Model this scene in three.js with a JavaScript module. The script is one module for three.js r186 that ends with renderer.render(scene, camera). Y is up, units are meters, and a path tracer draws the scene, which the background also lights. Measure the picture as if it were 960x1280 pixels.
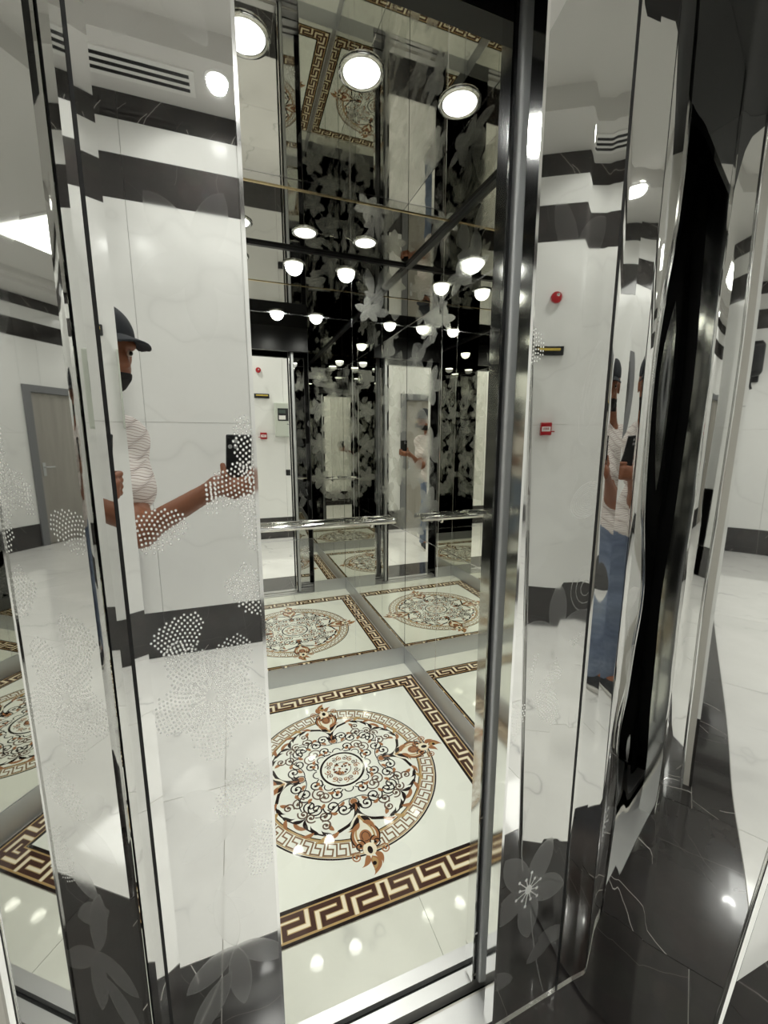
import * as THREE from 'three';
import { RoundedBoxGeometry } from 'three/addons/geometries/RoundedBoxGeometry.js';
import { RectAreaLightUniformsLib } from 'three/addons/lights/RectAreaLightUniformsLib.js';
import { mergeGeometries } from 'three/addons/utils/BufferGeometryUtils.js';
import { FontLoader } from 'three/addons/loaders/FontLoader.js';
import { TextGeometry } from 'three/addons/geometries/TextGeometry.js';

// ---------------------------------------------------------------- camera, lights, exposure
// Plan coordinates: u runs along the lift sill (right +), v runs into the lift (v = -z), metres. Camera stands at u = v = 0.
const scene = new THREE.Scene();
scene.background = new THREE.Color(0x000000);
const EYE = 1.39;
const camera = new THREE.PerspectiveCamera(2 * Math.atan(640 / 520) * 180 / Math.PI, 960 / 1280, 0.01, 60);
camera.position.set(0, EYE, 0);
camera.rotation.order = 'YXZ';
camera.rotation.set(-9.5 * Math.PI / 180, -20 * Math.PI / 180, 0);
const renderer = new THREE.WebGLRenderer({ antialias: true });
renderer.toneMapping = THREE.LinearToneMapping;
renderer.toneMappingExposure = 0.38;
renderer.shadowMap.enabled = true;
renderer.shadowMap.type = THREE.PCFSoftShadowMap;
RectAreaLightUniformsLib.init();
const LIGHT = { cabin: 3.9, lobby: 14.0, panel: 15.0 };

// ---------------------------------------------------------------- helpers
function rng(seed) { let a = seed >>> 0; return () => { a = (a + 0x6D2B79F5) >>> 0; let t = a; t = Math.imul(t ^ (t >>> 15), t | 1); t ^= t + Math.imul(t ^ (t >>> 7), t | 61); return ((t ^ (t >>> 14)) >>> 0) / 4294967296; }; }
const taken = new Map();
function numbered(n) { const k = taken.get(n) || 0; taken.set(n, k + 1); return k ? `${n}_${String(k).padStart(3, '0')}` : n; }
const merge = gs => mergeGeometries(gs.map(g => g.index ? g.toNonIndexed() : g));
function shadow(o) { o.castShadow = true; o.receiveShadow = true; return o; }
function mesh(name, geo, mat, parent) { const m = shadow(new THREE.Mesh(geo, mat)); m.name = parent ? name : numbered(name); (parent || scene).add(m); return m; }
function group(name, x = 0, y = 0, z = 0, turn = 0) { const g = new THREE.Group(); g.name = numbered(name); g.position.set(x, y, z); g.rotation.y = turn; scene.add(g); return g; }
function tag(o, label, category, grp) { o.userData.label = label; o.userData.category = category; if (grp) o.userData.group = grp; return o; }
function struct(o, label) { o.userData.kind = 'structure'; if (label) o.userData.label = label; return o; }
const R = a => a * Math.PI / 180;
// box with uv in metres; ou, ov shift the pattern
function boxUV(geo, ox = 0, oy = 0, oz = 0) {
  const p = geo.attributes.position, n = geo.attributes.normal, uv = geo.attributes.uv;
  for (let i = 0; i < p.count; i++) {
    const x = p.getX(i) + ox, y = p.getY(i) + oy, z = p.getZ(i) + oz, ax = Math.abs(n.getX(i)), ay = Math.abs(n.getY(i)), az = Math.abs(n.getZ(i));
    if (ay >= ax && ay >= az) uv.setXY(i, x, z); else if (az >= ax) uv.setXY(i, x, y); else uv.setXY(i, z, y);
  }
  return geo;
}
function box(w, h, d, x = 0, y = 0, z = 0, ox = 0, oy = 0, oz = 0) { const g = new THREE.BoxGeometry(w, h, d); g.translate(x, y, z); return boxUV(g, ox, oy, oz); }
// box from min to max
function bb(x0, x1, y0, y1, z0, z1, o = [0, 0, 0]) { return box(x1 - x0, y1 - y0, z1 - z0, (x0 + x1) / 2, (y0 + y1) / 2, (z0 + z1) / 2, ...o); }
function rbox(w, h, d, r, x = 0, y = 0, z = 0, seg = 3) { const g = new RoundedBoxGeometry(w, h, d, seg, r); g.translate(x, y, z); return g; }
function cyl(r0, r1, h, seg = 24, x = 0, y = 0, z = 0) { const g = new THREE.CylinderGeometry(r0, r1, h, seg); g.translate(x, y, z); return g; }
function tube(pts, r, seg = 40, rad = 12) { return new THREE.TubeGeometry(new THREE.CatmullRomCurve3(pts.map(p => new THREE.Vector3(...p))), seg, r, rad, false); }

// ---------------------------------------------------------------- textures
function canvas(w, h) { const c = document.createElement('canvas'); c.width = w; c.height = h; return c; }
function tex(c, srgb = true, rep = true) { const t = new THREE.CanvasTexture(c); if (srgb) t.colorSpace = THREE.SRGBColorSpace; if (rep) { t.wrapS = t.wrapT = THREE.RepeatWrapping; } t.magFilter = THREE.LinearFilter; t.anisotropy = 8; return t; }
function noiseTex(size, seed, fn) { // tiling value-noise image, fn(fbm, x, y) -> [r,g,b] 0..255 sRGB
  const r = rng(seed), G = 64, grid = new Float32Array(G * G); for (let i = 0; i < G * G; i++) grid[i] = r();
  const val = (x, y, f) => { const xs = x * f, ys = y * f, x0 = Math.floor(xs), y0 = Math.floor(ys); let a = xs - x0, b = ys - y0; a = a * a * (3 - 2 * a); b = b * b * (3 - 2 * b); const at = (i, j) => grid[(((j % f) + f) % f % G) * G + (((i % f) + f) % f % G)]; return (at(x0, y0) * (1 - a) + at(x0 + 1, y0) * a) * (1 - b) + (at(x0, y0 + 1) * (1 - a) + at(x0 + 1, y0 + 1) * a) * b; };
  const fbm = (x, y, f0 = 4, o = 5) => { let s = 0, w = 0.5, f = f0, t = 0; for (let k = 0; k < o; k++) { s += w * val(x + k * 0.137, y + k * 0.311, f); t += w; w *= 0.55; f *= 2; } return s / t; };
  const d = new Uint8Array(size * size * 4);
  for (let j = 0; j < size; j++) for (let i = 0; i < size; i++) { const c = fn(fbm, i / size, j / size), k = (j * size + i) * 4; d[k] = c[0]; d[k + 1] = c[1]; d[k + 2] = c[2]; d[k + 3] = 255; }
  const t = new THREE.DataTexture(d, size, size); t.wrapS = t.wrapT = THREE.RepeatWrapping; t.magFilter = THREE.LinearFilter; t.minFilter = THREE.LinearMipmapLinearFilter; t.generateMipmaps = true; t.needsUpdate = true; return t;
}
const clamp = (v, a, b) => Math.max(a, Math.min(b, v));
const whiteMarbleTex = noiseTex(1024, 11, (f, x, y) => {
  const w = f(x, y, 3, 5), v = Math.abs(Math.sin((x * 2 + y * 1 + w * 1.6) * Math.PI * 2)), vein = Math.pow(1 - v, 14) * clamp((f(x + 0.5, y + 0.2, 4, 3) - 0.42) * 4, 0, 1), c = f(x + 0.3, y, 6, 4);
  const b = 236 - 10 * (c - 0.5) * 2 - 46 * vein; return [b, b - 1, b - 5 + 3 * vein]; });
whiteMarbleTex.colorSpace = THREE.SRGBColorSpace; whiteMarbleTex.repeat.set(1 / 1.7, 1 / 1.7);
const wallMarbleTex = noiseTex(512, 23, (f, x, y) => { const c = f(x, y, 3, 5), v = Math.pow(1 - Math.abs(Math.sin((x + y * 2 + f(x, y, 2, 4) * 1.8) * Math.PI)), 20); const b = 232 + 10 * (c - 0.5) - 9 * v; return [b, b, b - 3]; });
wallMarbleTex.colorSpace = THREE.SRGBColorSpace; wallMarbleTex.repeat.set(1 / 2.1, 1 / 2.1);
function blackMarble() {
  const S = 1024, c = canvas(S, S), g = c.getContext('2d'), r = rng(5); g.fillStyle = 'rgb(48,46,45)'; g.fillRect(0, 0, S, S);
  for (let i = 0; i < 260; i++) { g.fillStyle = `rgba(${60 + r() * 20},${58 + r() * 18},${58 + r() * 18},0.05)`; g.beginPath(); g.arc(r() * S, r() * S, 20 + r() * 70, 0, 7); g.fill(); }
  for (let i = 0; i < 19; i++) { let x = r() * S, y = r() * S, a = (r() < 0.5 ? 0.9 : 2.3) + (r() - 0.5) * 0.7, L = 120 + r() * 500; const strong = r() < 0.4;
    g.strokeStyle = strong ? 'rgba(225,222,215,0.85)' : 'rgba(180,178,172,0.38)'; g.lineWidth = strong ? 1.6 + r() * 1.6 : 0.8 + r() * 0.9;
    const pts = [[x, y]]; for (let s = 0; s < L; s += 14) { a += (r() - 0.5) * 0.35; x += Math.cos(a) * 14; y += Math.sin(a) * 14; pts.push([x, y]); }
    for (const dx of [-S, 0, S]) for (const dy of [-S, 0, S]) { g.beginPath(); pts.forEach((p, k) => k ? g.lineTo(p[0] + dx, p[1] + dy) : g.moveTo(p[0] + dx, p[1] + dy)); g.stroke(); } }
  const t = tex(c); t.repeat.set(1 / 0.9, 1 / 0.9); return t;
}
const blackMarbleTex = blackMarble();
const woodTex = noiseTex(512, 77, (f, x, y) => { const g = f(x * 1, y * 0.12, 16, 4), b = 158 + 34 * (g - 0.5) + 16 * (f(x, y * 0.3, 3, 3) - 0.5); return [b, b - 4, b - 12]; });
woodTex.colorSpace = THREE.SRGBColorSpace; woodTex.repeat.set(1, 0.5);
const shirtTex = (() => { const S = 512, c = canvas(S, S), g = c.getContext('2d'); g.fillStyle = 'rgb(226,219,214)'; g.fillRect(0, 0, S, S);
  for (let k = 0; k < 44; k++) { g.strokeStyle = k % 3 ? 'rgba(150,132,126,0.75)' : 'rgba(120,104,100,0.8)'; g.lineWidth = 2.2 + (k % 4) * 0.6; g.beginPath(); for (let x = 0; x <= S; x += 8) { const y = (k + 0.5) * S / 44 + Math.sin(x / S * Math.PI * 6 + k * 0.9) * 7; x ? g.lineTo(x, y) : g.moveTo(x, y); } g.stroke(); }
  return tex(c); })();
shirtTex.repeat.set(3, 3);
const denimTex = noiseTex(256, 91, (f, x, y) => { const a = f(x, y, 4, 5), b = f(x + .4, y, 32, 2); return [108 + 70 * (a - 0.4) + 20 * (b - .5), 119 + 70 * (a - 0.4) + 20 * (b - .5), 140 + 60 * (a - 0.4) + 20 * (b - .5)]; });
denimTex.colorSpace = THREE.SRGBColorSpace; denimTex.repeat.set(2, 2);

// etched-steel maps: returns material maps from a painter that draws white (etched) on black (polished)
function etched(w, h, paint, { base = [0.745, 0.745, 0.73], rough = 0.015, etchRough = 0.55, etchColor = [250, 250, 246], etchMetal = 0.0, extra = {} } = {}) {
  const m = canvas(w, h), g = m.getContext('2d'); g.fillStyle = '#000'; g.fillRect(0, 0, w, h); paint(g, w, h);
  const src = g.getImageData(0, 0, w, h).data;
  const col = new Uint8Array(w * h * 4), orm = new Uint8Array(w * h * 4), bs = base.map(v => 255 * (v <= 0.0031308 ? 12.92 * v : 1.055 * Math.pow(v, 1 / 2.4) - 0.055));
  for (let j = 0; j < h; j++) for (let i = 0; i < w; i++) { const a = src[(j * w + i) * 4] / 255, k = ((h - 1 - j) * w + i) * 4;
    for (let q = 0; q < 3; q++) col[k + q] = bs[q] * (1 - a) + etchColor[q] * a; col[k + 3] = 255;
    orm[k] = 255; orm[k + 1] = 255 * (rough * (1 - a) + etchRough * a); orm[k + 2] = 255 * (1 * (1 - a) + etchMetal * a); orm[k + 3] = 255; }
  const mk = (d, s) => { const t = new THREE.DataTexture(d, w, h); t.magFilter = THREE.LinearFilter; t.wrapS = t.wrapT = THREE.ClampToEdgeWrapping; if (s) t.colorSpace = THREE.SRGBColorSpace; t.needsUpdate = true; return t; };
  const o = mk(orm, false);
  return new THREE.MeshStandardMaterial({ color: 0xffffff, map: mk(col, true), roughnessMap: o, metalnessMap: o, roughness: 1, metalness: 1, ...extra });
}
function petalPath(g, x, y, a, L, W) { const c = Math.cos(a), s = Math.sin(a), P = (t, o) => [x + c * t * L - s * o * W, y + s * t * L + c * o * W]; g.beginPath(); g.moveTo(x, y); g.bezierCurveTo(...P(0.25, 1.15), ...P(0.8, 1.0), ...P(1, 0)); g.bezierCurveTo(...P(0.8, -1.0), ...P(0.25, -1.15), x, y); g.closePath(); }
function dotPetal(g, x, y, a, L, W, step, rad, tone = 255) { // petal filled with rows of engraved dots
  const c = Math.cos(a), s = Math.sin(a); g.fillStyle = `rgb(${tone},${tone},${tone})`;
  for (let t = step * 2; t < L; t += step) { const half = W * 1.25 * Math.sqrt(Math.sin(Math.PI * Math.pow(t / L, 0.85))) * 0.8; for (let o = -half; o <= half; o += step) { const oo = o + (Math.round(t / step) % 2 ? step / 2 : 0), bend = 0.12 * L * Math.pow(oo / (W + 1e-6), 2); const tt = t - bend * 0.6; g.beginPath(); g.arc(x + c * tt - s * oo, y + s * tt + c * oo, rad, 0, 7); g.fill(); } }
}
function frostPetal(g, x, y, a, L, W, tone) { g.fillStyle = `rgb(${tone},${tone},${tone})`; petalPath(g, x, y, a, L, W); g.fill(); g.strokeStyle = `rgb(${Math.min(255, tone * 1.7)},0,0)`; g.lineWidth = Math.max(1, L * 0.012); petalPath(g, x, y, a, L, W); g.stroke(); }
function stamens(g, x, y, r0, tone) { g.strokeStyle = g.fillStyle = `rgb(${tone},${tone},${tone})`; g.beginPath(); g.arc(x, y, r0 * 0.28, 0, 7); g.fill(); for (let k = 0; k < 12; k++) { const a = k * Math.PI / 6 + 0.2, L = r0 * (0.7 + 0.3 * (k % 2)); g.lineWidth = r0 * 0.07; g.beginPath(); g.moveTo(x, y); g.lineTo(x + Math.cos(a) * L, y + Math.sin(a) * L); g.stroke(); g.beginPath(); g.arc(x + Math.cos(a) * L, y + Math.sin(a) * L, r0 * 0.1, 0, 7); g.fill(); } }
function ringPetal(g, x, y, rx, ry, rot, n, tone, lw) { g.strokeStyle = `rgb(${tone},${tone},${tone})`; g.lineWidth = lw; for (let k = 1; k <= n; k++) { g.beginPath(); g.ellipse(x, y, rx * k / n, ry * k / n, rot, 0, 7); g.stroke(); } }

// ---------------------------------------------------------------- materials
const M = {
  wall: new THREE.MeshPhysicalMaterial({ map: wallMarbleTex, roughness: 0.22, clearcoat: 0.4, clearcoatRoughness: 0.08 }),
  black: new THREE.MeshPhysicalMaterial({ map: blackMarbleTex, roughness: 0.1, clearcoat: 0.5, clearcoatRoughness: 0.03 }),
  floor: new THREE.MeshPhysicalMaterial({ map: whiteMarbleTex, roughness: 0.09, clearcoat: 0.5, clearcoatRoughness: 0.03 }),
  grout: new THREE.MeshStandardMaterial({ color: 0xbdbab2, roughness: 0.9 }),
  darkGrout: new THREE.MeshStandardMaterial({ color: 0x39383a, roughness: 0.9 }),
  ceiling: new THREE.MeshStandardMaterial({ color: 0xdad8d4, roughness: 0.85 }),
  steel: new THREE.MeshStandardMaterial({ color: new THREE.Color(0.745, 0.745, 0.73), metalness: 1, roughness: 0.015 }),
  chrome: new THREE.MeshStandardMaterial({ color: new THREE.Color(0.86, 0.86, 0.85), metalness: 1, roughness: 0.08 }),
  satin: new THREE.MeshStandardMaterial({ color: new THREE.Color(0.6, 0.61, 0.62), metalness: 0.7, roughness: 0.42 }),
  sill: new THREE.MeshStandardMaterial({ color: new THREE.Color(0.62, 0.62, 0.61), metalness: 0.85, roughness: 0.42 }),
  tint: new THREE.MeshStandardMaterial({ color: new THREE.Color(0.89, 0.89, 0.84), metalness: 1, roughness: 0.01 }),
  smoke: new THREE.MeshStandardMaterial({ color: new THREE.Color(0.46, 0.45, 0.42), metalness: 1, roughness: 0.015 }),
  gap: new THREE.MeshStandardMaterial({ color: 0x0a0a0b, roughness: 0.55 }),
  blackTrim: new THREE.MeshStandardMaterial({ color: 0x08080a, roughness: 0.3 }),
  gold: new THREE.MeshStandardMaterial({ color: new THREE.Color(0.75, 0.6, 0.34), metalness: 1, roughness: 0.2 }),
  red: new THREE.MeshPhysicalMaterial({ color: 0xa3101c, roughness: 0.3, clearcoat: 0.6 }),
  whitePlastic: new THREE.MeshStandardMaterial({ color: 0xe9e8e4, roughness: 0.5 }),
  greyPlastic: new THREE.MeshStandardMaterial({ color: 0xc3c8bd, roughness: 0.5 }),
  darkPlastic: new THREE.MeshStandardMaterial({ color: 0x17181a, roughness: 0.35 }),
  frameGrey: new THREE.MeshStandardMaterial({ color: 0x77787a, roughness: 0.5 }),
  wood: new THREE.MeshStandardMaterial({ map: woodTex, roughness: 0.55 }),
  yellow: new THREE.MeshStandardMaterial({ color: 0xc9b04a, roughness: 0.6 }),
};
const glow = (k, c = 0xffffff) => new THREE.MeshStandardMaterial({ color: 0xffffff, emissive: c, emissiveIntensity: k, roughness: 0.6 });
const WARM = new THREE.Color(0.99, 1.0, 0.955);

// ---------------------------------------------------------------- lobby shell
const CEIL = 3.23, WV = -1.60, FV = 0.39, UL = -4.9, UR = 5.3, UC = 2.55, BV = -4.4;   // W wall at v = WV, lift wall at v = FV, end walls, recess corner, recess back
const NU0 = -0.235, NU1 = 0.838, NTOP = 2.5;                                             // niche of the lift entrance in the front wall
function slab(name, geo, mat, label) { return struct(mesh(name, geo, mat), label); }

// floor: grout slab with separate tiles as children
{
  const f = slab('floor', merge([bb(UL - 0.1, UR + 0.1, -0.12, -0.004, -FV - 0.08, -WV + 0.1), bb(UC, UR + 0.1, -0.12, -0.004, -WV + 0.1, -BV + 0.1), bb(NU0 - 0.2, NU1 + 0.2, -0.12, -0.004, -0.72, -FV - 0.08)]), M.grout, 'white marble lobby floor with black marble strip along the lift wall');
  const J = 0.0012; let k = 0;
  const tile = (u0, u1, v0, v1, mat) => { const t = mesh('tile', bb(u0 + J, u1 - J, -0.004, 0, -v1 + J, -v0 - J, [k * 0.37, 0, k * 0.73]), mat, f); k++; return t; };
  const BS = 0.25; // black strip from v = BS to the wall
  for (let u = UL; u < UR - 0.01; u += 1.2) { const e = Math.min(u + 1.2, UR); for (let v = BS; v > WV + 0.01; v -= 0.6) tile(u, e, Math.max(v - 0.6, WV), v, M.floor); }
  for (let u = UC; u < UR - 0.01; u += 1.2) { const e = Math.min(u + 1.2, UR); for (let v = WV; v > BV + 0.01; v -= 0.6) tile(u, e, Math.max(v - 0.6, BV), v, M.floor); }
  for (let u = UL; u < UR - 0.01; u += 0.6) { const e = Math.min(u + 0.6, UR); if (e < NU0 || u > NU1) tile(u, e, BS, FV, M.black); }
  // black marble running on into the entrance niche
  tile(-0.7, -0.1, BS, FV, M.black); tile(-0.1, 0.5, BS, 0.70, M.black); tile(0.5, 1.1, BS, FV, M.black); tile(NU0 - 0.1, -0.1, FV, 0.70, M.black); tile(0.5, NU1 + 0.1, FV, 0.70, M.black);
}
// tiled walls
const ROWS = [[0, 0.31, 'k'], [0.31, 1.51, 'w'], [1.51, 2.71, 'w'], [2.71, 2.93, 'k'], [2.93, 3.10, 'w'], [3.10, CEIL, 'k']];
let wallCount = 0;
function wall(name, a, b, label, { holes = [], off = 0 } = {}) { // from plan point a to b, local x along the wall, room on the local -z side
  const du = b[0] - a[0], dz = -(b[1] - a[1]), L = Math.hypot(du, dz);
  const g = new THREE.Group(); g.name = name; struct(g, label); g.position.set(a[0], 0, -a[1]); g.rotation.y = Math.atan2(-dz, du); scene.add(g);
  const back = [], T = 0.010, J = 0.001; wallCount++;
  let xs = [0]; for (const h of holes) xs.push(h[0], h[1]); xs.push(L);
  for (let i = 0; i < xs.length - 1; i++) { const hole = i % 2 ? holes[(i - 1) / 2] : null; if (xs[i + 1] - xs[i] > 1e-4) back.push(bb(xs[i], xs[i + 1], hole ? hole[2] : 0, CEIL + 0.2, T, 0.15)); }
  mesh('backing', merge(back), M.grout, g);
  for (const [y0, y1, kind] of ROWS) {
    const cuts = [0]; for (let x = off; x < L - 0.02; x += 0.6) if (x > 0.02) cuts.push(x); cuts.push(L);
    for (const h of holes) for (const e of [h[0], h[1]]) if (e > 0.001 && e < L - 0.001 && !cuts.some(c => Math.abs(c - e) < 0.001)) cuts.push(e); cuts.sort((p, q) => p - q);
    for (let i = 0; i < cuts.length - 1; i++) { const x0 = cuts[i], x1 = cuts[i + 1]; if (x1 - x0 < 0.004) continue; let lo = y0; const mid = (x0 + x1) / 2; for (const h of holes) if (mid > h[0] && mid < h[1]) lo = Math.max(lo, h[2]); if (lo > y1 - 0.005) continue;
      mesh(kind === 'k' ? 'black_tile' : 'white_tile', bb(x0 + J, x1 - J, lo + J, y1 - J, 0, T, [wallCount * 1.3 + i * 0.21, y0 * 0.7, i * 0.4]), kind === 'k' ? M.black : M.wall, g); }
  }
  return g;
}
const D2 = [-1.45, -0.58, 2.13], D1 = [-3.85, -2.95, 2.13]; // door_2 on W (u range), door_1 on right wall (v range)
wall('wall_back', [UL, WV], [UC, WV], 'white tiled lobby wall facing the lift, with black bands at top and foot', { holes: [[D2[0] - UL, D2[1] - UL, D2[2]]], off: (-0.47 - UL) % 0.6 });
wall('wall_recess', [UC, WV], [UC, BV], 'white tiled side wall of the lobby recess');
wall('wall_rear', [UC, BV], [UR, BV], 'white tiled rear wall of the lobby recess');
wall('wall_right', [UR, BV], [UR, FV], 'white tiled end wall with the grey framed timber door', { holes: [[D1[0] - BV, D1[1] - BV, D1[2]]] });
wall('wall_front_right', [UR, FV], [NU1, FV], 'white tiled lobby wall right of the lift niche');
wall('wall_front_left', [NU0, FV], [UL, FV], 'white tiled lobby wall left of the lift niche');
wall('wall_front_top', [NU1, FV], [NU0, FV], 'white tiled wall over the lift niche', { holes: [[0, NU1 - NU0, NTOP]] });
wall('wall_left', [UL, FV], [UL, WV], 'plain white tiled end wall with black bands');
// ceiling with two shallow trays
{
  const T1 = [-1.6, 1.7, -1.23, 0.1], T2 = [2.9, 4.9, -3.6, -0.9]; // u0,u1,v0,v1
  const c = struct(group('ceiling')); c.userData.label = 'off white lobby ceiling with shallow recessed trays';
  const y0 = CEIL, y1 = CEIL + 0.12, part = (n, u0, u1, v0, v1, ya, yb) => mesh(n, bb(u0, u1, ya, yb, -v1, -v0), M.ceiling, c);
  const E = 0.12;
  part('soffit', UL - E, T1[0], WV - E, FV + E, y0, y1); part('soffit', T1[0], T1[1], WV - E, T1[2], y0, y1); part('soffit', T1[0], T1[1], T1[3], FV + E, y0, y1);
  part('soffit', T1[1], T2[0], WV - E, FV + E, y0, y1); part('soffit', T2[0], UR + E, T2[3], FV + E, y0, y1); part('soffit', T2[1], UR + E, WV - E, T2[3], y0, y1);
  part('soffit', UC - E, T2[0], BV - E, WV - E, y0, y1); part('soffit', T2[0], UR + E, BV - E, T2[2], y0, y1); part('soffit', T2[1], UR + E, T2[2], WV - E, y0, y1);
  part('tray', T1[0] - 0.1, T1[1] + 0.1, T1[2] - 0.1, T1[3] + 0.1, y1, y1 + 0.08); part('tray', T2[0] - 0.1, T2[1] + 0.1, T2[2] - 0.1, T2[3] + 0.1, y1, y1 + 0.08);
  // cornice step round the recess tray
  for (const [u0, u1, v0, v1] of [[T2[0], T2[0] + 0.12, T2[2], T2[3]], [T2[1] - 0.12, T2[1], T2[2], T2[3]], [T2[0] + 0.12, T2[1] - 0.12, T2[2], T2[2] + 0.12], [T2[0] + 0.12, T2[1] - 0.12, T2[3] - 0.12, T2[3]]]) part('cornice', u0, u1, v0, v1, y0 + 0.05, y1);
}
// ---------------------------------------------------------------- doors of the lobby
function timberDoor(name, hinge, along, w, h, turn, label) {
  const g = group(name, along[0], 0, -along[1], turn); struct(g, label);
  const f = 0.09;
  mesh('door_frame', merge([bb(0, f, 0, h, -0.12, 0.025), bb(w - f, w, 0, h, -0.12, 0.025), bb(f, w - f, h - f, h, -0.12, 0.025)]), M.frameGrey, g);
  const leaf = mesh('door_leaf', bb(f + 0.003, w - f - 0.003, 0.006, h - f - 0.003, -0.06, -0.015), M.wood, g);
  for (const y of [0.25, 1.05, 1.85]) mesh('hinge', cyl(0.009, 0.009, 0.1, 12, hinge ? w - f - 0.005 : f + 0.005, y, -0.008), M.darkPlastic, leaf);
  const hx = hinge ? f + 0.07 : w - f - 0.07, s = hinge ? 1 : -1;
  mesh('handle', merge([rbox(0.04, 0.18, 0.008, 0.003, hx, 1.03, -0.011), new THREE.CylinderGeometry(0.008, 0.008, 0.05, 12).rotateX(Math.PI / 2).translate(hx, 1.06, 0.015), rbox(0.12, 0.018, 0.014, 0.006, hx + s * 0.05, 1.06, 0.04)]), M.satin, leaf);
  return g;
}
timberDoor('door_1', true, [UR, D1[1]], D1[1] - D1[0], D1[2], -Math.PI / 2, 'grey timber door with grey frame on the end wall');
{ const g = timberDoor('door_2', true, [D2[1], WV], D2[1] - D2[0], D2[2], Math.PI, 'grey door with grey frame and yellow edged sign beside the white tiles');
  const s = mesh('door_sign', rbox(0.4, 0.075, 0.012, 0.003, 0.46, 1.66, -0.008), M.darkPlastic, g); mesh('sign_edge', rbox(0.4, 0.014, 0.014, 0.003, 0.46, 1.705, -0.008), M.yellow, s); }

// ---------------------------------------------------------------- mirrored entrance casing
const FP = 0.64, PH = 2.42;                        // casing plane v, panel height
const UA = -0.164, UG = -0.145, UBv = -0.128, UO0 = 0.030, UO1 = 0.510, US = 0.700, UB = 0.757; // corner, groove, bevel, opening, seam, corner
// flat upright sheet between plan points, uv 0..1, given thickness backwards
function sheet(a, b, y0, y1, th = 0.006) { const du = b[0] - a[0], dz = -(b[1] - a[1]), L = Math.hypot(du, dz); const g = new THREE.BoxGeometry(L, y1 - y0, th); g.translate(L / 2, (y0 + y1) / 2, -th / 2); g.rotateY(Math.atan2(-dz, du)); g.translate(a[0], 0, -a[1]); return g; }
const leftEtch = etched(168, 2048, (g, w, h) => {
  const px = h / PH, Y = m => h - m * px, X = u => (u - UBv) / (UO0 - UBv) * w, st = 0.0068 * px, rd = 0.0017 * px;
  const flower = (u, y, L, W, rot, tone, frost) => { for (let k = 0; k < 5; k++) { const a = rot + k * Math.PI * 2 / 5; frost ? frostPetal(g, X(u), Y(y), a, L * px, W * px, tone) : dotPetal(g, X(u), Y(y), a, L * px, W * px, st, rd, tone); } };
  flower(-0.05, 1.00, 0.115, 0.04, 0.35, 150); stamens(g, X(-0.05), Y(1.0), 0.035 * px, 110);
  dotPetal(g, X(-0.12), Y(1.075), -0.6, 0.10 * px, 0.03 * px, st, rd); dotPetal(g, X(-0.01), Y(1.20), 0.9, 0.1 * px, 0.03 * px, st, rd);
  flower(0.045, 1.325, 0.105, 0.032, 0.55, 255);
  dotPetal(g, X(-0.135), Y(1.255), -0.25, 0.095 * px, 0.028 * px, st, rd);
  for (let k = 0; k < 7; k++) { g.fillStyle = '#fff'; for (const dx of [0, 0.006, 0.012]) { g.beginPath(); g.arc(X(-0.036 + dx), Y(1.285 + k * 0.0068), rd, 0, 7); g.fill(); } }
  for (const [u, y, a, L] of [[-0.1, 0.84, 0.6, 0.1], [-0.02, 0.80, -0.7, 0.11], [-0.11, 0.72, -0.5, 0.12], [0.0, 0.70, 2.4, 0.1], [-0.08, 0.62, 0.4, 0.1], [-0.04, 0.52, -1.8, 0.13], [-0.04, 0.52, 0.5, 0.12], [-0.04, 0.52, 2.6, 0.12], [-0.04, 0.52, 1.5, 0.13], [-0.12, 0.36, -0.9, 0.14]]) frostPetal(g, X(u), Y(y), a, L * px, 0.028 * px, 26);
  dotPetal(g, X(0.02), Y(0.86), 2.5, 0.12 * px, 0.034 * px, st, rd, 110); dotPetal(g, X(0.03), Y(0.76), 1.9, 0.12 * px, 0.034 * px, st, rd, 110);
  flower(-0.03, 1.62, 0.1, 0.03, 0.2, 10, true); flower(-0.06, 1.95, 0.11, 0.03, 0.8, 10, true);
});
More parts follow.
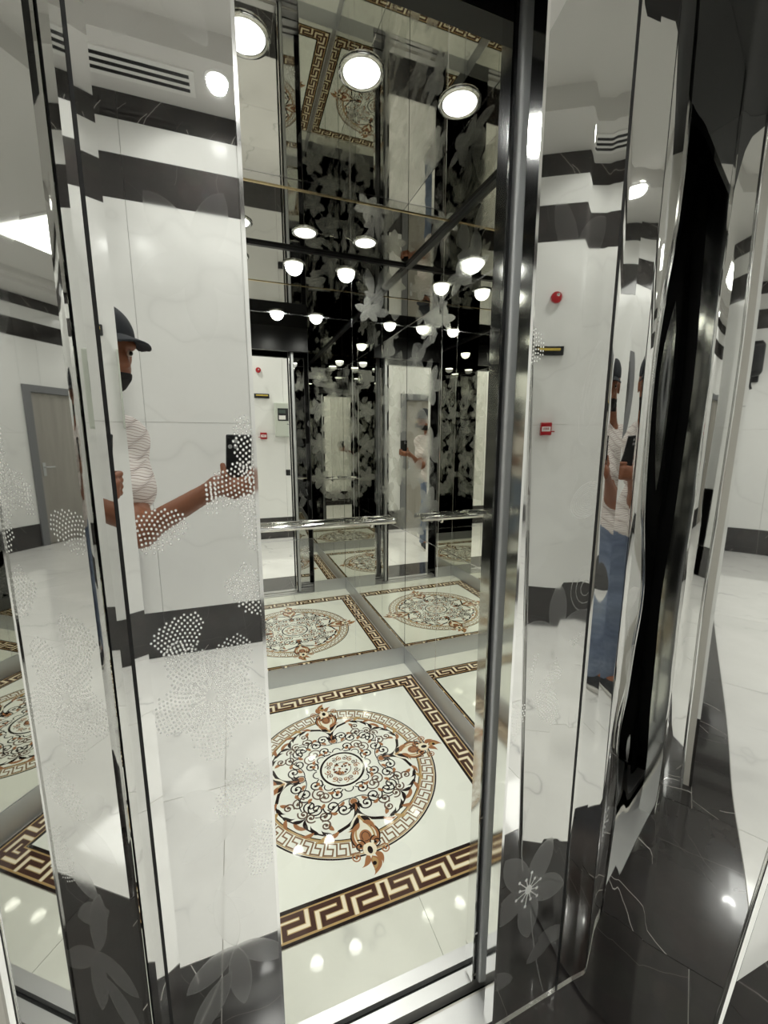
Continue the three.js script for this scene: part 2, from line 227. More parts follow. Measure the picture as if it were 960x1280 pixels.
const rightEtch = etched(200, 2048, (g, w, h) => {
  const px = h / PH, Y = m => h - m * px, X = u => (u - UO1) / (US - UO1) * w, st = 0.0068 * px, rd = 0.0016 * px;
  const fl = (u, y, L, W, rot, tone) => { for (let k = 0; k < 5; k++) frostPetal(g, X(u), Y(y), rot + k * Math.PI * 2 / 5, L * px, W * px, tone); };
  fl(0.59, 0.36, 0.14, 0.045, 0.25, 27); stamens(g, X(0.59), Y(0.36), 0.045 * px, 150);
  g.strokeStyle = 'rgb(60,60,60)'; g.lineWidth = 3; g.beginPath(); g.moveTo(X(0.60), Y(0.3)); g.quadraticCurveTo(X(0.62), Y(0.15), X(0.66), Y(0.02)); g.stroke(); g.beginPath(); g.moveTo(X(0.57), Y(0.42)); g.quadraticCurveTo(X(0.55), Y(0.52), X(0.58), Y(0.6)); g.stroke();
  for (const [u, y, a] of [[0.6, 0.14, -0.5], [0.56, 0.12, 3.4], [0.63, 0.2, 0.2]]) frostPetal(g, X(u), Y(y), a, 0.12 * px, 0.03 * px, 22);
  for (const [u, y, a] of [[0.55, 0.93, 0.3], [0.58, 0.88, 1.0], [0.53, 0.86, 1.9], [0.6, 0.95, -0.3]]) dotPetal(g, X(u), Y(y), a, 0.12 * px, 0.034 * px, st, rd, 170);
  fl(0.57, 1.26, 0.13, 0.042, 0.5, 18); fl(0.66, 1.42, 0.12, 0.04, 0.1, 14);
  ringPetal(g, X(0.675), Y(1.27), 0.055 * px, 0.035 * px, -0.3, 9, 90, 1.1); ringPetal(g, X(0.665), Y(1.48), 0.03 * px, 0.1 * px, 0.2, 3, 70, 1.2); ringPetal(g, X(0.69), Y(1.08), 0.05 * px, 0.05 * px, 0.2, 3, 70, 1.2);
  fl(0.62, 0.98, 0.12, 0.035, 0.9, 18); fl(0.6, 1.7, 0.12, 0.035, 0.4, 8);
  dotPetal(g, X(0.5), Y(1.555), 0, 0.05 * px, 0.03 * px, st, rd, 230);
});
{
  const g = group('entrance_casing'); tag(g, 'polished steel lift casing with dotted flower etching, left of the opening', 'door casing');
  mesh('face_panel', sheet([UBv, FP], [UO0, FP], 0.01, PH), leftEtch, g);
  mesh('bevel_strip', sheet([UG, FP - 0.0045], [UBv, FP], 0.01, PH, 0.004), M.steel, g);
  mesh('edge_strip', sheet([UA - 0.004, FP + 0.0035], [UG - 0.006, FP], 0.01, PH, 0.004), M.steel, g);
  mesh('groove', sheet([UG - 0.008, FP + 0.002], [UG + 0.001, FP + 0.002], 0.0, PH, 0.004), M.gap, g);
  mesh('edge_trim', merge([bb(UO0, UO0 + 0.005, 0, PH, -FP - 0.05, -FP + 0.002)]), M.chrome, g);
  const wl = 0.225, a = R(18), n = [UA - Math.sin(a) * wl, FP - Math.cos(a) * wl];
  mesh('wing_panel', sheet(n, [UA + Math.sin(a) * 0.006, FP + Math.cos(a) * 0.006], 0.01, PH), M.steel, g);
  mesh('wing_trim', cyl(0.006, 0.006, PH, 14, n[0], PH / 2, -n[1]), M.chrome, g);
  mesh('foot_trim', merge([sheet([n[0], n[1] - 0.002], [UA, FP - 0.003], 0, 0.012), sheet([UA, FP - 0.004], [UO0, FP - 0.004], 0, 0.012)]), M.chrome, g);
}
// right casing: its wing is a thin sheet that has sprung into slight waves
{
  const g = group('entrance_casing'); tag(g, 'polished steel lift casing with large etched flower near its foot, right of the opening', 'door casing');
  const fr = u => FP + 0.035 * (u - UO1); // this face falls back a little to the right
  mesh('face_panel', sheet([UO1, FP], [US, fr(US)], 0.01, PH), rightEtch, g);
  mesh('groove', sheet([US, fr(US) + 0.002], [US + 0.008, fr(US) + 0.002], 0.0, PH, 0.004), M.gap, g);
  mesh('edge_strip', sheet([US + 0.008, fr(US + 0.008)], [UB, fr(UB)], 0.01, PH, 0.006), M.steel, g);
  mesh('edge_trim', bb(UO1 - 0.006, UO1, 0, PH, -FP - 0.03, -FP + 0.003), M.chrome, g);
  // the sheet has sprung into shallow creases along FOLDS [distance from the corner, heading]; its free edge leans out a little towards the top
  const NS = 60, NY = 160, pos = [], uv = [], idx = [], CR1 = 0.085, FOLDS = [[0, R(178.8)], [0.04, R(167)], [0.085, R(168.5)], [0.15, R(163.2)], [9, 0]], wl = y => 0.265 + 0.074 * y;
  const az = s => { let k = 0; while (s >= FOLDS[k + 1][0]) k++; return FOLDS[k][1]; };
  const at = s => { let u = UB, v = fr(UB); for (let k = 0; k < 4; k++) { const L = clamp(s - FOLDS[k][0], 0, FOLDS[k + 1][0] - FOLDS[k][0]); u += Math.sin(FOLDS[k][1]) * L; v += Math.cos(FOLDS[k][1]) * L; } return [u, v]; };
  for (let j = 0; j <= NY; j++) for (let i = 0; i <= NS; i++) { const y = 0.01 + (PH - 0.01) * j / NY, s = i / NS * wl(y), a = az(s), env = s < CR1 ? Math.sin(Math.PI * s / CR1) * 0.8 : Math.sin(Math.PI * (s - CR1) / (wl(y) - CR1)) * 0.5, q = at(s);
    const wv = env * (0.0012 * Math.exp(-Math.pow((y - 1.52) / 0.15, 2)) - 0.0012 * Math.exp(-Math.pow((y - 1.10) / 0.14, 2)) + 0.0011 * Math.exp(-Math.pow((y - 0.74) / 0.09, 2)) + 0.0005 * Math.sin(y * 5.3 + 1));
    pos.push(q[0] + Math.cos(a) * wv, y, -(q[1] - Math.sin(a) * wv)); uv.push(i / NS, j / NY); }
  for (let j = 0; j < NY; j++) for (let i = 0; i < NS; i++) { const p = j * (NS + 1) + i; idx.push(p, p + NS + 1, p + 1, p + 1, p + NS + 1, p + NS + 2); }
  const geo = new THREE.BufferGeometry(); geo.setAttribute('position', new THREE.Float32BufferAttribute(pos, 3)); geo.setAttribute('uv', new THREE.Float32BufferAttribute(uv, 2)); geo.setIndex(idx); geo.computeVertexNormals();
  const wm = M.steel.clone(); wm.side = THREE.DoubleSide; mesh('wing_panel', geo, wm, g);
  const e0 = at(wl(0)), e1 = at(wl(PH)); mesh('wing_trim', tube([[e0[0], 0, -e0[1]], [e1[0], PH, -e1[1]]], 0.0065, 4, 14), M.chrome, g);
  mesh('foot_trim', merge([sheet([UO1, FP - 0.004], [UB, fr(UB) - 0.004], 0, 0.012)]), M.chrome, g);
}
// casing head and the soffit that closes the niche
{
  const g = group('casing_head'); tag(g, 'polished steel head panel over the lift opening', 'door casing');
  mesh('head_panel', bb(UO0 - 0.01, UO1 + 0.01, 2.12, PH, -FP - 0.01, -FP), M.steel, g);
}
slab('ceiling_niche', bb(NU0 - 0.05, NU1 + 0.05, PH + 0.001, NTOP, -FP - 0.02, -FV), M.blackTrim, 'dark soffit over the lift entrance niche');
slab('ceiling_shaft', bb(-0.4, 1.15, PH + 0.002, PH + 0.02, -0.80, -FP - 0.02), M.gap, 'black head of the lift shaft'); slab('wall_shaft_left', bb(-0.30, -0.28, 0, PH, -0.80, -FV - 0.16), M.gap, 'black shaft lining left of the doorway'); slab('wall_shaft_right', bb(1.02, 1.04, 0, PH, -0.80, -FV - 0.16), M.gap, 'black shaft lining right of the doorway'); slab('floor_shaft', bb(-0.30, 1.04, -0.12, -0.06, -0.84, -0.72), M.gap, 'black gap under the lift sill');
// ---------------------------------------------------------------- lift cabin
const CL = -0.21, CR = 0.965, CB = 2.27, CF = 0.81, CH = 2.34, CC = 0.375, CM = 1.556;
// cabin floor
const medallion = (() => {
  const S = 2048, c = canvas(S, S), g = c.getContext('2d'), side = 1.16, px = S / side, r = rng(9);
  g.fillStyle = 'rgb(236,238,228)'; g.fillRect(0, 0, S, S);
  for (let i = 0; i < 60; i++) { g.fillStyle = `rgba(205,205,192,${0.03 + r() * 0.05})`; g.beginPath(); g.ellipse(r() * S, r() * S, 60 + r() * 200, 20 + r() * 60, r() * 3, 0, 7); g.fill(); }
  const DARK = 'rgb(44,36,34)', BROWN = 'rgb(76,54,47)', GOLD = 'rgb(178,148,100)', RUST = 'rgb(158,110,76)', CREAM = 'rgb(238,228,202)', GREY = 'rgb(120,104,92)';
  // greek key strip: n units along length L from (0,0) along +x, band height H
  const MEANDER = [[0, 1], [0.74, 1], [0.74, 0.55], [0.27, 0.55], [0.27, 0], [1, 0], [1, 1]];
  const key = (L, H, n, col, gold) => { const p = L / 2 / (n / 2), lw = H * 0.215; for (const dir of [1, -1]) { const pts = []; for (let k = 0; k < n / 2; k++) for (const q of MEANDER) pts.push([dir > 0 ? (k + q[0]) * p : L - (k + q[0]) * p, H * 0.1 + q[1] * H * 0.8]);
      for (const [st, w] of [[gold, lw * 1.35], [col, lw]]) { g.strokeStyle = st; g.lineWidth = w; g.lineJoin = 'miter'; g.lineCap = 'butt'; g.beginPath(); pts.forEach((q, i) => i ? g.lineTo(q[0], q[1]) : g.moveTo(q[0], q[1])); g.stroke(); } } };
  const bw = 0.098 * px;
  for (let s = 0; s < 4; s++) { g.save(); g.translate(S / 2, S / 2); g.rotate(s * Math.PI / 2); g.translate(-S / 2, -S / 2);
    g.beginPath(); g.moveTo(0, 0); g.lineTo(S, 0); g.lineTo(S - bw, bw); g.lineTo(bw, bw); g.closePath(); g.clip();
    g.fillStyle = CREAM; g.fillRect(0, 0, S, bw); g.fillStyle = DARK; g.fillRect(0, 0, S, bw * 0.1); g.fillRect(0, bw * 0.88, S, bw * 0.12); g.fillStyle = GOLD; g.fillRect(0, bw * 0.1, S, bw * 0.045); g.fillRect(0, bw * 0.835, S, bw * 0.045);
    g.translate(bw * 0.15, bw * 0.17); key(S - bw * 0.3, bw * 0.66, 10, BROWN, 'rgb(186,160,112)'); g.restore(); }
  g.translate(S / 2, S / 2);
  const m = v => v * px;
  // ring with key pattern
  g.strokeStyle = DARK; g.lineWidth = m(0.006); for (const q of [0.40, 0.332]) { g.beginPath(); g.arc(0, 0, m(q), 0, 7); g.stroke(); }
  g.strokeStyle = GOLD; g.lineWidth = m(0.004); for (const q of [0.393, 0.339, 0.3345]) { g.beginPath(); g.arc(0, 0, m(q), 0, 7); g.stroke(); }
  const NK = 52; for (let k = 0; k < NK; k++) { g.save(); g.rotate(k / NK * Math.PI * 2); g.translate(0, -m(0.366)); const p = m(0.366) * Math.PI * 2 / NK, H = m(0.042); g.strokeStyle = 'rgb(128,100,74)'; g.lineWidth = m(0.0056); g.beginPath(); [[-.5, .5], [.24, .5], [.24, 0.05], [-.22, 0.05], [-.22, -.5], [.5, -.5], [.5, .5]].forEach((q, i) => i ? g.lineTo(q[0] * p, q[1] * H) : g.moveTo(q[0] * p, q[1] * H)); g.stroke(); g.restore(); }
  const spiral = (x, y, r0, turns, dir, a0, col, w) => { g.strokeStyle = col; g.lineCap = 'round'; g.beginPath(); for (let t = 0; t <= 1.0001; t += 0.03) { const rr = r0 * (1 - 0.85 * t), a = a0 + dir * t * turns * Math.PI * 2, X = x + Math.cos(a) * rr, Y = y + Math.sin(a) * rr; t ? g.lineTo(X, Y) : g.moveTo(X, Y); } g.lineWidth = w; g.stroke(); g.fillStyle = col; g.beginPath(); g.arc(x + Math.cos(a0 + dir * turns * 6.283) * r0 * 0.15, y + Math.sin(a0 + dir * turns * 6.283) * r0 * 0.15, w * 1.1, 0, 7); g.fill(); };
  const leaf = (x, y, a, L, W, col) => { g.save(); g.translate(x, y); g.rotate(a); g.fillStyle = col; g.beginPath(); g.moveTo(0, 0); g.bezierCurveTo(L * 0.25, -W * 1.9, L * 0.7, -W * 1.7, L, L * 0.22); g.bezierCurveTo(L * 0.72, -W * 0.3, L * 0.35, W * 1.1, 0, 0); g.fill(); g.restore(); };
  for (let q = 0; q < 4; q++) { g.save(); g.rotate(q * Math.PI / 2);
    // big arching dark acanthus stems from the finial foot both ways
    for (const s of [-1, 1]) { g.save(); g.scale(s, 1);
      g.strokeStyle = DARK; g.lineCap = 'round'; g.lineWidth = m(0.012); g.beginPath(); g.moveTo(0, -m(0.2)); g.bezierCurveTo(m(0.005), -m(0.27), m(0.05), -m(0.275), m(0.085), -m(0.285)); g.stroke();
      g.lineWidth = m(0.006); g.beginPath(); g.moveTo(m(0.06), -m(0.28)); g.bezierCurveTo(m(0.12), -m(0.31), m(0.165), -m(0.27), m(0.195), -m(0.235)); g.stroke();
      for (const [x, y, a, L, col] of [[0.085, 0.285, -0.4, 0.05, RUST], [0.11, 0.288, 0.5, 0.045, DARK], [0.13, 0.285, -0.5, 0.05, GOLD], [0.155, 0.272, 0.9, 0.05, DARK], [0.17, 0.26, -0.1, 0.05, RUST], [0.195, 0.236, 0.6, 0.06, RUST], [0.19, 0.24, 1.4, 0.05, DARK], [0.1, 0.275, 1.2, 0.04, RUST]]) leaf(m(x), -m(y), a, m(L), m(0.009), col);
      // scrolls
      for (const [x, y, rr, t, d, a0, col] of [[0.045, 0.20, 0.03, 1.4, 1, 2.6, DARK], [0.085, 0.175, 0.036, 1.5, -1, 0.5, DARK], [0.12, 0.205, 0.028, 1.4, 1, 2.2, GREY], [0.145, 0.165, 0.034, 1.4, -1, 1.2, DARK], [0.05, 0.125, 0.03, 1.4, -1, 2.2, DARK], [0.10, 0.12, 0.03, 1.4, 1, 3.6, GREY], [0.125, 0.245, 0.022, 1.3, 1, 1.2, GREY], [0.17, 0.195, 0.022, 1.3, 1, 4.2, GREY]]) spiral(m(x), -m(y), m(rr), t, d, a0, col === GREY ? 'rgb(96,78,66)' : col, m(0.0056));
      g.strokeStyle = DARK; g.lineWidth = m(0.004); g.beginPath(); g.moveTo(m(0.01), -m(0.16)); g.bezierCurveTo(m(0.07), -m(0.15), m(0.09), -m(0.22), m(0.155), -m(0.2)); g.stroke();
      for (const [x, y, a] of [[0.035, 0.165, -0.6], [0.07, 0.21, 0.4], [0.06, 0.11, 0.2], [0.11, 0.15, -0.8]]) leaf(m(x), -m(y), a, m(0.03), m(0.008), RUST);
      g.restore(); }
    // rosette under the finial
    g.fillStyle = RUST; g.beginPath(); g.arc(0, -m(0.178), m(0.014), 0, 7); g.fill(); g.strokeStyle = DARK; g.lineWidth = m(0.004); g.beginPath(); g.arc(0, -m(0.178), m(0.018), 0, 7); g.stroke();
    for (let k = -2; k <= 2; k++) leaf(0, -m(0.185), -Math.PI / 2 + k * 0.45, m(0.04), m(0.006), k ? DARK : RUST);
    // palmette finial crossing the ring
    g.fillStyle = 'rgb(232,228,210)'; petalPath(g, 0, -m(0.235), -Math.PI / 2, m(0.16), m(0.062)); g.fill();
    const drop = (sc, col, lw) => { g.strokeStyle = col; g.lineWidth = m(lw); g.beginPath(); g.moveTo(0, -m(0.245)); g.bezierCurveTo(m(0.012), -m(0.29), m(0.062 * sc), -m(0.30), m(0.05 * sc), -m(0.345)); g.bezierCurveTo(m(0.04 * sc), -m(0.375), m(0.02 * sc), -m(0.385), 0, -m(0.36)); g.bezierCurveTo(-m(0.02 * sc), -m(0.385), -m(0.04 * sc), -m(0.375), -m(0.05 * sc), -m(0.345)); g.bezierCurveTo(-m(0.062 * sc), -m(0.30), -m(0.012), -m(0.29), 0, -m(0.245)); g.stroke(); };
    drop(1, DARK, 0.005); drop(0.86, RUST, 0.009); drop(0.62, GOLD, 0.006); g.fillStyle = RUST; g.beginPath(); g.ellipse(0, -m(0.335), m(0.022), m(0.027), 0, 0, 7); g.fill(); g.strokeStyle = BROWN; g.lineWidth = m(0.003); g.beginPath(); g.ellipse(0, -m(0.335), m(0.014), m(0.018), 0, 0, 7); g.stroke();
    for (const s of [-1, 1]) for (const [y, a, L, col] of [[0.25, 0.62, 0.06, DARK], [0.275, 0.95, 0.055, RUST], [0.345, 1.1, 0.05, RUST]]) leaf(s * m(0.006), -m(y), -Math.PI / 2 + s * a, m(L), m(0.011), col);
    for (const s of [-1, 1]) { spiral(s * m(0.03), -m(0.365), m(0.024), 1.3, s, 1.5, DARK, m(0.0045)); spiral(s * m(0.05), -m(0.4), m(0.018), 1.3, -s, 1.5, RUST, m(0.0045)); leaf(s * m(0.012), -m(0.40), -Math.PI / 2 + s * 0.5, m(0.05), m(0.012), RUST); }
    g.fillStyle = CREAM; g.beginPath(); g.arc(0, -m(0.385), m(0.024), 0, 7); g.fill(); g.fillStyle = DARK; g.beginPath(); g.ellipse(0, -m(0.388), m(0.009), m(0.014), 0, 0, 7); g.fill();
    leaf(0, -m(0.41), -Math.PI / 2, m(0.065), m(0.02), RUST); leaf(0, -m(0.415), -Math.PI / 2, m(0.045), m(0.011), GOLD); g.fillStyle = DARK; g.beginPath(); g.arc(0, -m(0.437), m(0.007), 0, 7); g.fill();
    g.restore(); }
  // centre
  g.strokeStyle = DARK; g.lineWidth = m(0.009); g.beginPath(); g.arc(0, 0, m(0.092), 0, 7); g.stroke();
  for (let k = 0; k < 16; k++) { const a = k * Math.PI / 8; spiral(Math.cos(a) * m(0.062), Math.sin(a) * m(0.062), m(0.014), 1.2, k % 2 ? 1 : -1, a, k % 2 ? GREY : RUST, m(0.004)); g.strokeStyle = DARK; g.lineWidth = m(0.0045); g.beginPath(); g.arc(Math.cos(a) * m(0.108), Math.sin(a) * m(0.108), m(0.018), a - 1.5, a + 1.5); g.stroke(); if (k % 2) { g.fillStyle = RUST; g.beginPath(); g.arc(Math.cos(a) * m(0.125), Math.sin(a) * m(0.125), m(0.008), 0, 7); g.fill(); } }
  for (let k = 0; k < 24; k++) { const a = r() * 6.283, q = Math.sqrt(r()) * 0.03; leaf(Math.cos(a) * m(q), Math.sin(a) * m(q), a, m(0.014), m(0.006), k % 3 ? RUST : BROWN); }
  g.strokeStyle = BROWN; g.lineWidth = m(0.003); g.beginPath(); g.arc(0, 0, m(0.036), 0, 7); g.stroke();
  return tex(c, true, false);
})();
{
  const f = slab('floor_cabin', bb(CL - 0.02, CR + 0.02, -0.06, -0.004, -CB - 0.02, -CF), M.grout, 'lift cabin floor of cream marble with a patterned medallion');
  const medMat = new THREE.MeshPhysicalMaterial({ map: medallion, roughness: 0.03, clearcoat: 0.6, clearcoatRoughness: 0.02 });
  const S = 0.58, mg = new THREE.BoxGeometry(2 * S, 0.004, 2 * S - 0.004); mg.translate(CC, -0.002, -CM); mesh('medallion_tile', mg, medMat, f);
  const cream = new THREE.MeshPhysicalMaterial({ map: whiteMarbleTex, color: 0xf4f6ee, roughness: 0.03, clearcoat: 0.6, clearcoatRoughness: 0.02 });
  const J = 0.0008;
  mesh('tile', bb(CL, 0.47 - J, -0.004, 0, -(CM - S) + J, -CF, [0.3, 0, 0.2]), cream, f); mesh('tile', bb(0.47 + J, CR, -0.004, 0, -(CM - S) + J, -CF, [0.9, 0, 0.5]), cream, f);
  mesh('tile', bb(CL, CR, -0.004, 0, -CB, -(CM + S) - J, [1.9, 0, 1.2]), cream, f);
}
// sill
{
  const g = group('lift_sill', 0, 0, 0); tag(g, 'bright metal lift sill with dark running grooves between lobby and cabin', 'door sill');
  const a = CL + 0.02, b = CR - 0.02;
  mesh('landing_sill', bb(a + 0.16, 0.80, -0.03, 0.004, -0.712, -0.655), M.sill, g);
  mesh('cabin_sill', bb(a, b, -0.03, 0.004, -0.768, -0.737), M.sill, g);
  mesh('inner_strip', bb(a, b, -0.03, 0.005, -0.812, -0.782), M.sill, g);
  mesh('track', bb(a, b, -0.04, -0.012, -0.782, -0.768), M.gap, g);
}
const cabinEtch = (seed, wM, hM, small) => etched(Math.round(wM * 620), Math.round(hM * 620), (g, w, h) => {
  const px = 620, r = rng(seed);
  for (let y = 0.06, k = 0; y < hM; y += 0.15, k++) { const x = wM * (0.5 + (k % 2 ? 0.24 : -0.22)), L = small ? 0.07 : 0.10, t = 30 + r() * 26, rot = r() * 6;
    for (let q = 0; q < 5; q++) frostPetal(g, r() * wM * px, h - (y + r() * 0.15) * px, r() * 6.3, (0.06 + r() * 0.08) * px, 0.026 * px, 16 + r() * 22);
    g.strokeStyle = `rgb(${t},0,0)`; g.lineWidth = 2; g.beginPath(); g.moveTo(x * px, h - y * px); g.quadraticCurveTo(wM * 0.5 * px, h - (y + 0.08) * px, wM * (0.5 + (k % 2 ? -0.22 : 0.24)) * px, h - (y + 0.15) * px); g.stroke();
    for (let q = 0; q < 5; q++) frostPetal(g, x * px, h - y * px, rot + q * 1.2566, L * px, L * 0.34 * px, t);
    stamens(g, x * px, h - y * px, L * 0.35 * px, 70); }
}, { base: [0.74, 0.745, 0.69], rough: 0.01, etchRough: 0.4, etchColor: [168, 166, 150], etchMetal: 0.2 });
const YR = 0.86, YT = 2.03; // panel joints: below the rail, and below the top band
const KICK = 0.11;
function cabinWall(name, a, b, cuts, label, mats) { // mirror panels between plan points with thin bright joints
  const du = b[0] - a[0], dz = -(b[1] - a[1]), L = Math.hypot(du, dz), g = new THREE.Group(); g.name = name; struct(g, label); g.position.set(a[0], 0, -a[1]); g.rotation.y = Math.atan2(-dz, du); scene.add(g);
  mesh('backing', bb(0, L, -0.05, CH + 0.03, -0.03, -0.006), M.gap, g);
  mesh('kick_plate', bb(0, L, 0, KICK, -0.006, 0.003), M.satin, g);
  const J = 0.0015, xs = [0, ...cuts, L];
  for (let i = 0; i < xs.length - 1; i++) for (const [k, y0, y1] of [[0, KICK, YR], [1, YR, YT], [2, YT, CH]]) { const w = xs[i + 1] - xs[i] - 2 * J, pg = new THREE.BoxGeometry(w, y1 - y0 - 2 * J, 0.006); pg.translate((xs[i] + xs[i + 1]) / 2, (y0 + y1) / 2, -0.003); mesh('mirror_panel', pg, mats(i, k), g); }
  for (const x of cuts) mesh('joint_strip', bb(x - J * 1.3, x + J * 1.3, KICK, CH, -0.004, 0.001), M.chrome, g);
  for (const y of [YR, YT]) mesh('joint_strip', bb(0, L, y - J * 1.6, y + J * 1.6, -0.004, 0.0015), M.chrome, g);
  return g;
}
const etchA = cabinEtch(3, 0.3, 1.17), etchB = cabinEtch(8, 0.4, 1.17), etchTop = cabinEtch(5, 0.3, 0.31, true);
cabinWall('wall_cabin_back', [CL, CB], [CR, CB], [0.30, 0.855], 'mirrored rear wall of the lift cabin', (i, k) => k === 2 ? (i === 1 ? M.tint : etchTop) : k === 1 ? M.tint : M.tint);
cabinWall('wall_cabin_right', [CR, CB], [CR, CF], [0.42, 0.98], 'mirrored right side wall of the lift cabin with etched flowers', (i, k) => k === 1 && i !== 1 ? (i ? etchB : etchA) : k === 2 && i === 1 ? etchTop : M.tint);
cabinWall('wall_cabin_left', [CL, CF], [CL, CB], [0.48, 1.04], 'mirrored left side wall of the lift cabin with etched flowers', (i, k) => k === 1 && i !== 1 ? (i ? etchA : etchB) : M.tint);
cabinWall('wall_cabin_front_right', [CR, CF], [0.665, CF], [], 'mirrored front return of the cabin right of the door', (i, k) => k === 1 ? etchA : M.tint);
cabinWall('wall_cabin_front_left', [0.0, CF], [CL, CF], [], 'mirrored front return of the cabin left of the door', (i, k) => k === 1 ? etchA : M.tint);
struct(mesh('trim_1', bb(0.0, 0.665, 2.15, CH, -CF, -CF + 0.045), M.blackTrim), 'black transom over the cabin doorway');
// cabin ceiling: dark mirror panels with gold joint and black edge trim
{
  const c = group('ceiling_cabin'); struct(c, 'dark mirrored lift ceiling with a gold joint strip'); c.userData.label = 'dark mirrored lift ceiling with a gold joint strip';
  mesh('mirror_panel', bb(CL, CR, CH, CH + 0.02, -1.772, -CF + 0.05), M.smoke, c); mesh('mirror_panel', bb(CL, CR, CH, CH + 0.02, -CB, -1.778), M.smoke, c);
  mesh('joint_strip', bb(CL, CR, CH - 0.003, CH + 0.004, -1.779, -1.771), M.gold, c);
  mesh('edge_trim', bb(CR - 0.016, CR, CH - 0.014, CH, -CB, -CF), M.blackTrim, c); mesh('edge_trim', bb(CL, CL + 0.016, CH - 0.014, CH, -CB, -CF), M.blackTrim, c); mesh('edge_trim', bb(CL, CR, CH - 0.012, CH, -CB, -CB + 0.01), M.blackTrim, c);
}
// handrails
function handrail(label, p0, p1, out) {
  const g = group('handrail', p0[0], 0.94, -p0[1]); tag(g, label, 'handrail', null);
  const d = [p1[0] - p0[0], -(p1[1] - p0[1])], L = Math.hypot(...d), o = [out[0] * 0.05, -out[1] * 0.05];
  const rail = new THREE.CylinderGeometry(0.017, 0.017, L, 24); rail.rotateZ(Math.PI / 2); rail.translate(L / 2, 0, 0); rail.rotateY(Math.atan2(-d[1], d[0])); rail.translate(o[0], 0, o[1]); mesh('rail', rail, M.chrome, g);
  for (const t of [0.0, 1.0]) { const cap = new THREE.SphereGeometry(0.018, 20, 14); cap.translate(o[0] + d[0] * t, 0, o[1] + d[1] * t); mesh('end_cap', cap, M.chrome, g); }
  for (const t of [0.14, 0.86]) { const x = d[0] * t, z = d[1] * t; mesh('bracket', tube([[x, -0.012, z], [x + o[0] * 0.7, -0.03, z + o[1] * 0.7], [x + o[0], 0, z + o[1]]], 0.008, 14, 10), M.chrome, g); const pl = new THREE.CylinderGeometry(0.022, 0.022, 0.008, 20); pl.rotateX(Math.PI / 2); if (Math.abs(out[0]) > 0.5) pl.rotateY(Math.PI / 2); pl.translate(x + o[0] * 0.08, -0.012, z + o[1] * 0.08); mesh('wall_plate', pl, M.chrome, g); }
  return g;
}
handrail('chrome handrail tube across the mirrored rear wall of the cabin', [-0.06, CB], [0.87, CB], [0, -1]);
// sliding door edge seen at the right of the opening
{
  const g = group('sliding_door', 0.524, 0, -0.745); tag(g, 'slim satin metal edge of the retracted lift sliding door with black rubber seal', 'lift door');
  mesh('door_stile', rbox(0.026, 2.33, 0.045, 0.008, 0.012, 1.17, 0), M.satin, g);
  mesh('rubber_seal', bb(-0.012, -0.002, 0.01, 2.33, -0.016, 0.01), M.blackTrim, g);
  mesh('seal_channel', bb(-0.016, -0.012, 0.01, 2.33, -0.02, 0.014), M.chrome, g);
  for (const y of [0.03, 0.16, 0.5]) { const s = cyl(0.004, 0.004, 0.003, 12); s.rotateX(Math.PI / 2); s.translate(-0.007, y, 0.011); mesh('screw', s, M.chrome, g); }
}
// ---------------------------------------------------------------- lamps
function downlight(name, u, y, v, r, cd, label, grp, em, rim = M.whitePlastic) {
  const g = group(name, u, y, -v); tag(g, label, 'downlight', grp);
  mesh('bezel', new THREE.LatheGeometry([[r * 1.28, 0.0], [r * 1.28, -0.004], [r * 1.1, -0.007], [r, -0.004], [r, 0.0]].map(p => new THREE.Vector2(...p)), 28), rim, g);
  mesh('lamp_disc', cyl(r, r, 0.003, 28, 0, -0.002, 0), glow(em, WARM), g);
  const l = new THREE.SpotLight(WARM, cd, 0, R(82), 1.0, 2); l.position.set(0, -0.012, 0); l.target.position.set(0, -1, 0); l.castShadow = true; l.shadow.radius = r / 0.02; l.name = 'downlight_beam'; g.add(l, l.target);
  return g;
}
for (const [v, where] of [[1.2, 'near the doorway'], [2.09, 'by the rear wall']])
  for (const [u, side] of [[0.085, 'on the left side'], [CC, 'over the middle of the floor'], [0.665, 'beside the right mirrored wall']]) downlight('downlight', u, CH, v, 0.047, LIGHT.cabin, `round cabin ceiling downlight ${where}, ${side}`, 'cabin ceiling downlights', 14, M.chrome);
for (const [u, v, where] of [[-4.2, -1.25, 'in the corner by the plain end wall'], [-2.6, -1.25, 'between the grey door and the plain end wall'], [-1.4, -1.25, 'over the grey door opposite the lift'], [0.04, -1.34, 'beside the slotted air diffuser'], [1.5, -1.25, 'past the control panel towards the recess corner'], [-3.2, -0.2, 'beside the flush square panel light'], [-0.65, 0.25, 'left of the lift niche'], [1.2, 0.25, 'right of the lift niche'], [2.3, -0.3, 'between the lift niche and the recess tray'], [4.0, -0.3, 'before the recess tray on the lift side'], [2.75, -3.9, 'in the rear recess by its side wall'], [4.6, -4.05, 'in the rear recess by its rear wall'], [5.05, -2.2, 'near the door of the end wall']])
  downlight('lobby_downlight', u, CEIL, v, 0.05, LIGHT.lobby, `small round lobby ceiling downlight ${where}`, 'lobby downlights', 14);
